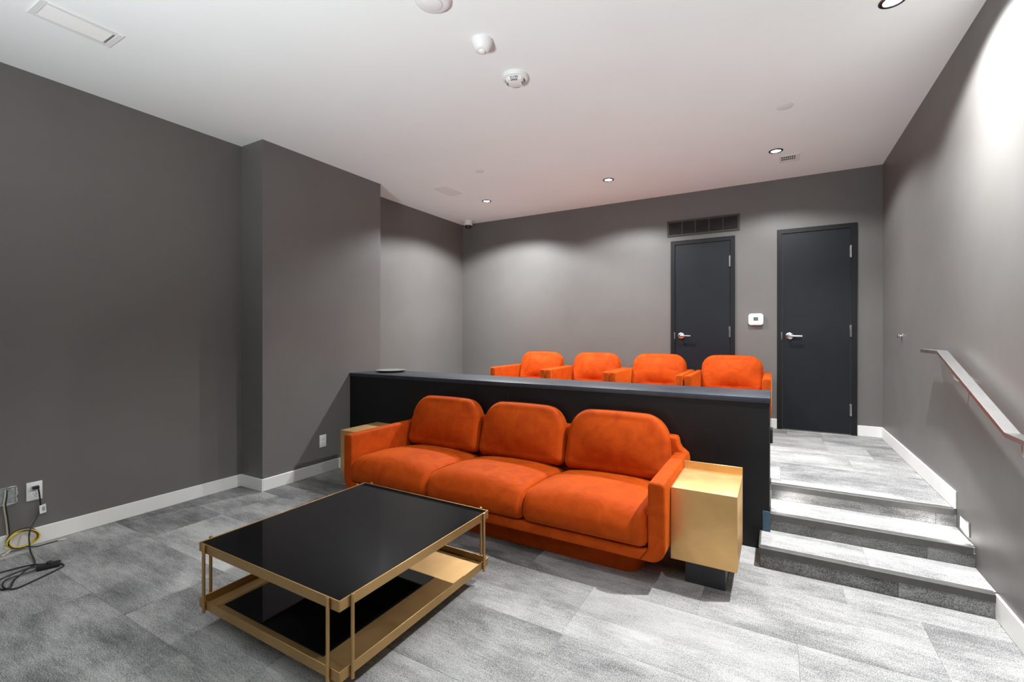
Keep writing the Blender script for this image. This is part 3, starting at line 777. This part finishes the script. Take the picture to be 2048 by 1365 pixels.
slot_vent(-3.266, -3.075, 0.790, 1.122, 8, 'white slotted ceiling vent at the top left of the frame', True)
slot_vent(-3.315, -3.135, 4.010, 4.320, 6, 'white slotted ceiling vent near the far left corner')
cv = thing('ceiling_vent', 'small square white ceiling vent beside the right-hand rear downlight', 'vent', (0.11, 4.945, H))
vx0, vx1, vy0, vy1 = 0.030, 0.192, 4.850, 5.044
b = bmesh.new(); f = 0.022
for a in ((vx0, vx1, vy0, vy0 + 0.03), (vx0, vx1, vy1 - 0.06, vy1), (vx0, vx0 + 0.012, vy0 + 0.03, vy1 - 0.06), (vx1 - 0.03, vx1, vy0 + 0.03, vy1 - 0.06)):
    bx(a[0], a[1], a[2], a[3], H - 0.005, H, 0.001, 1, b)
obj('frame', b, M['ceilwhite'], cv)
obj('duct', bx(vx0 + 0.012, vx1 - 0.03, vy0 + 0.03, vy1 - 0.06, H - 0.0008, H), M['dark'], cv, 0)
for k in range(8):
    xx = vx0 + 0.014 + k * 0.0165
    obj('bar', bx(xx - 0.003, xx + 0.003, vy0 + 0.03, vy1 - 0.06, H - 0.005, H - 0.001), M['ceilwhite'], cv, 0)
obj('bar', bx(vx0 + 0.012, vx1 - 0.03, 4.928, 4.936, H - 0.005, H - 0.001), M['ceilwhite'], cv, 0)

for (x, y, r, lab) in ((0.058, 3.800, 0.052, 'flat white round cover plate on the right of the ceiling'), (-2.548, 3.800, 0.043, 'flat white round cover plate left of the ceiling centre')):
    tag(obj('sprinkler_cover', lathe([(0, 0), (r * 0.9, 0), (r * 0.9, -0.003), (r, -0.004), (r, -0.006), (r * 0.95, -0.007), (0, -0.007)], (x, y, H), n=36), M['ceilwhite']), lab, 'cover plate', 'sprinkler cover plates')

ps = thing('motion_sensor', 'small white cone-shaped motion sensor on the ceiling', 'sensor', (-1.410, 2.130, H))
obj('body', lathe([(0, 0), (0.060, 0), (0.061, -0.006), (0.054, -0.024), (0.040, -0.050), (0.030, -0.056), (0.0, -0.057)], (-1.410, 2.125, H), n=32), M['white'], ps)
obj('sensor_lens', lathe([(0, -0.0565), (0.021, -0.056), (0.016, -0.064), (0.008, -0.067), (0, -0.068)], (-1.410, 2.125, H), n=20), M['white'], ps)

sd = thing('smoke_detector', 'round white smoke detector with dark vent slots, nearest the ceiling middle', 'smoke detector', (-1.422, 2.520, H))
C_ = (-1.422, 2.520, H)
obj('body', lathe([(0, 0), (0.082, 0), (0.083, -0.010), (0.077, -0.022), (0.064, -0.026), (0.056, -0.042), (0.036, -0.048), (0, -0.049)], C_, n=40), M['white'], sd)
for k in range(4):
    a0 = math.radians(20 + 90 * k); g = bmesh.new()
    for j in range(5):
        a = a0 + (j - 2) * 0.17
        for (ra, za_, rb, zb_) in ((0.0625, -0.0285, 0.0590, -0.0345), (0.0580, -0.0370, 0.0560, -0.0415), (0.0520, -0.0440, 0.0430, -0.0468)):
            da = 0.055
            p = [g.verts.new((C_[0] + r * math.cos(t_), C_[1] + r * math.sin(t_), H + zz)) for r, zz, t_ in ((ra + .001, za_ - .001, a - da), (ra + .001, za_ - .001, a + da), (rb + .001, zb_ - .001, a + da), (rb + .001, zb_ - .001, a - da))]
            g.faces.new(p)
    obj('vent_slots', g, M['blackplastic'], sd, 0)
for k in range(4):
    a = math.radians(65 + 90 * k)
    obj('rib', tube([(C_[0] + 0.066 * math.cos(a), C_[1] + 0.066 * math.sin(a), H - 0.027), (C_[0] + 0.057 * math.cos(a), C_[1] + 0.057 * math.sin(a), H - 0.043)], 0.003, 6), M['white'], sd)

sp = thing('ceiling_speaker', 'round white ceiling speaker cut by the top edge of the frame', 'speaker', (-1.437, 1.735, H))
obj('rim', lathe([(0, 0), (0.092, 0), (0.092, -0.005), (0.080, -0.020), (0.066, -0.026), (0, -0.026)], (-1.437, 1.735, H), n=40), M['white'], sp)
obj('centre_disc', lathe([(0, -0.025), (0.045, -0.025), (0.045, -0.030), (0.040, -0.032), (0, -0.032)], (-1.437, 1.735, H), n=32), M['white'], sp)

dc = thing('security_camera', 'tiny white dome security camera in the far ceiling corner', 'camera', (-3.83, 5.36, H))
cp = (-3.815, 5.395, H)
obj('mount', lathe([(0, 0), (0.062, 0), (0.062, -0.035), (0.058, -0.062), (0.047, -0.068), (0, -0.068)], cp, n=32), M['white'], dc)
obj('dome', lathe([(0.045, -0.066), (0.047, -0.078), (0.040, -0.098), (0.024, -0.110), (0, -0.114)], cp, n=28), M['darkdome'], dc)
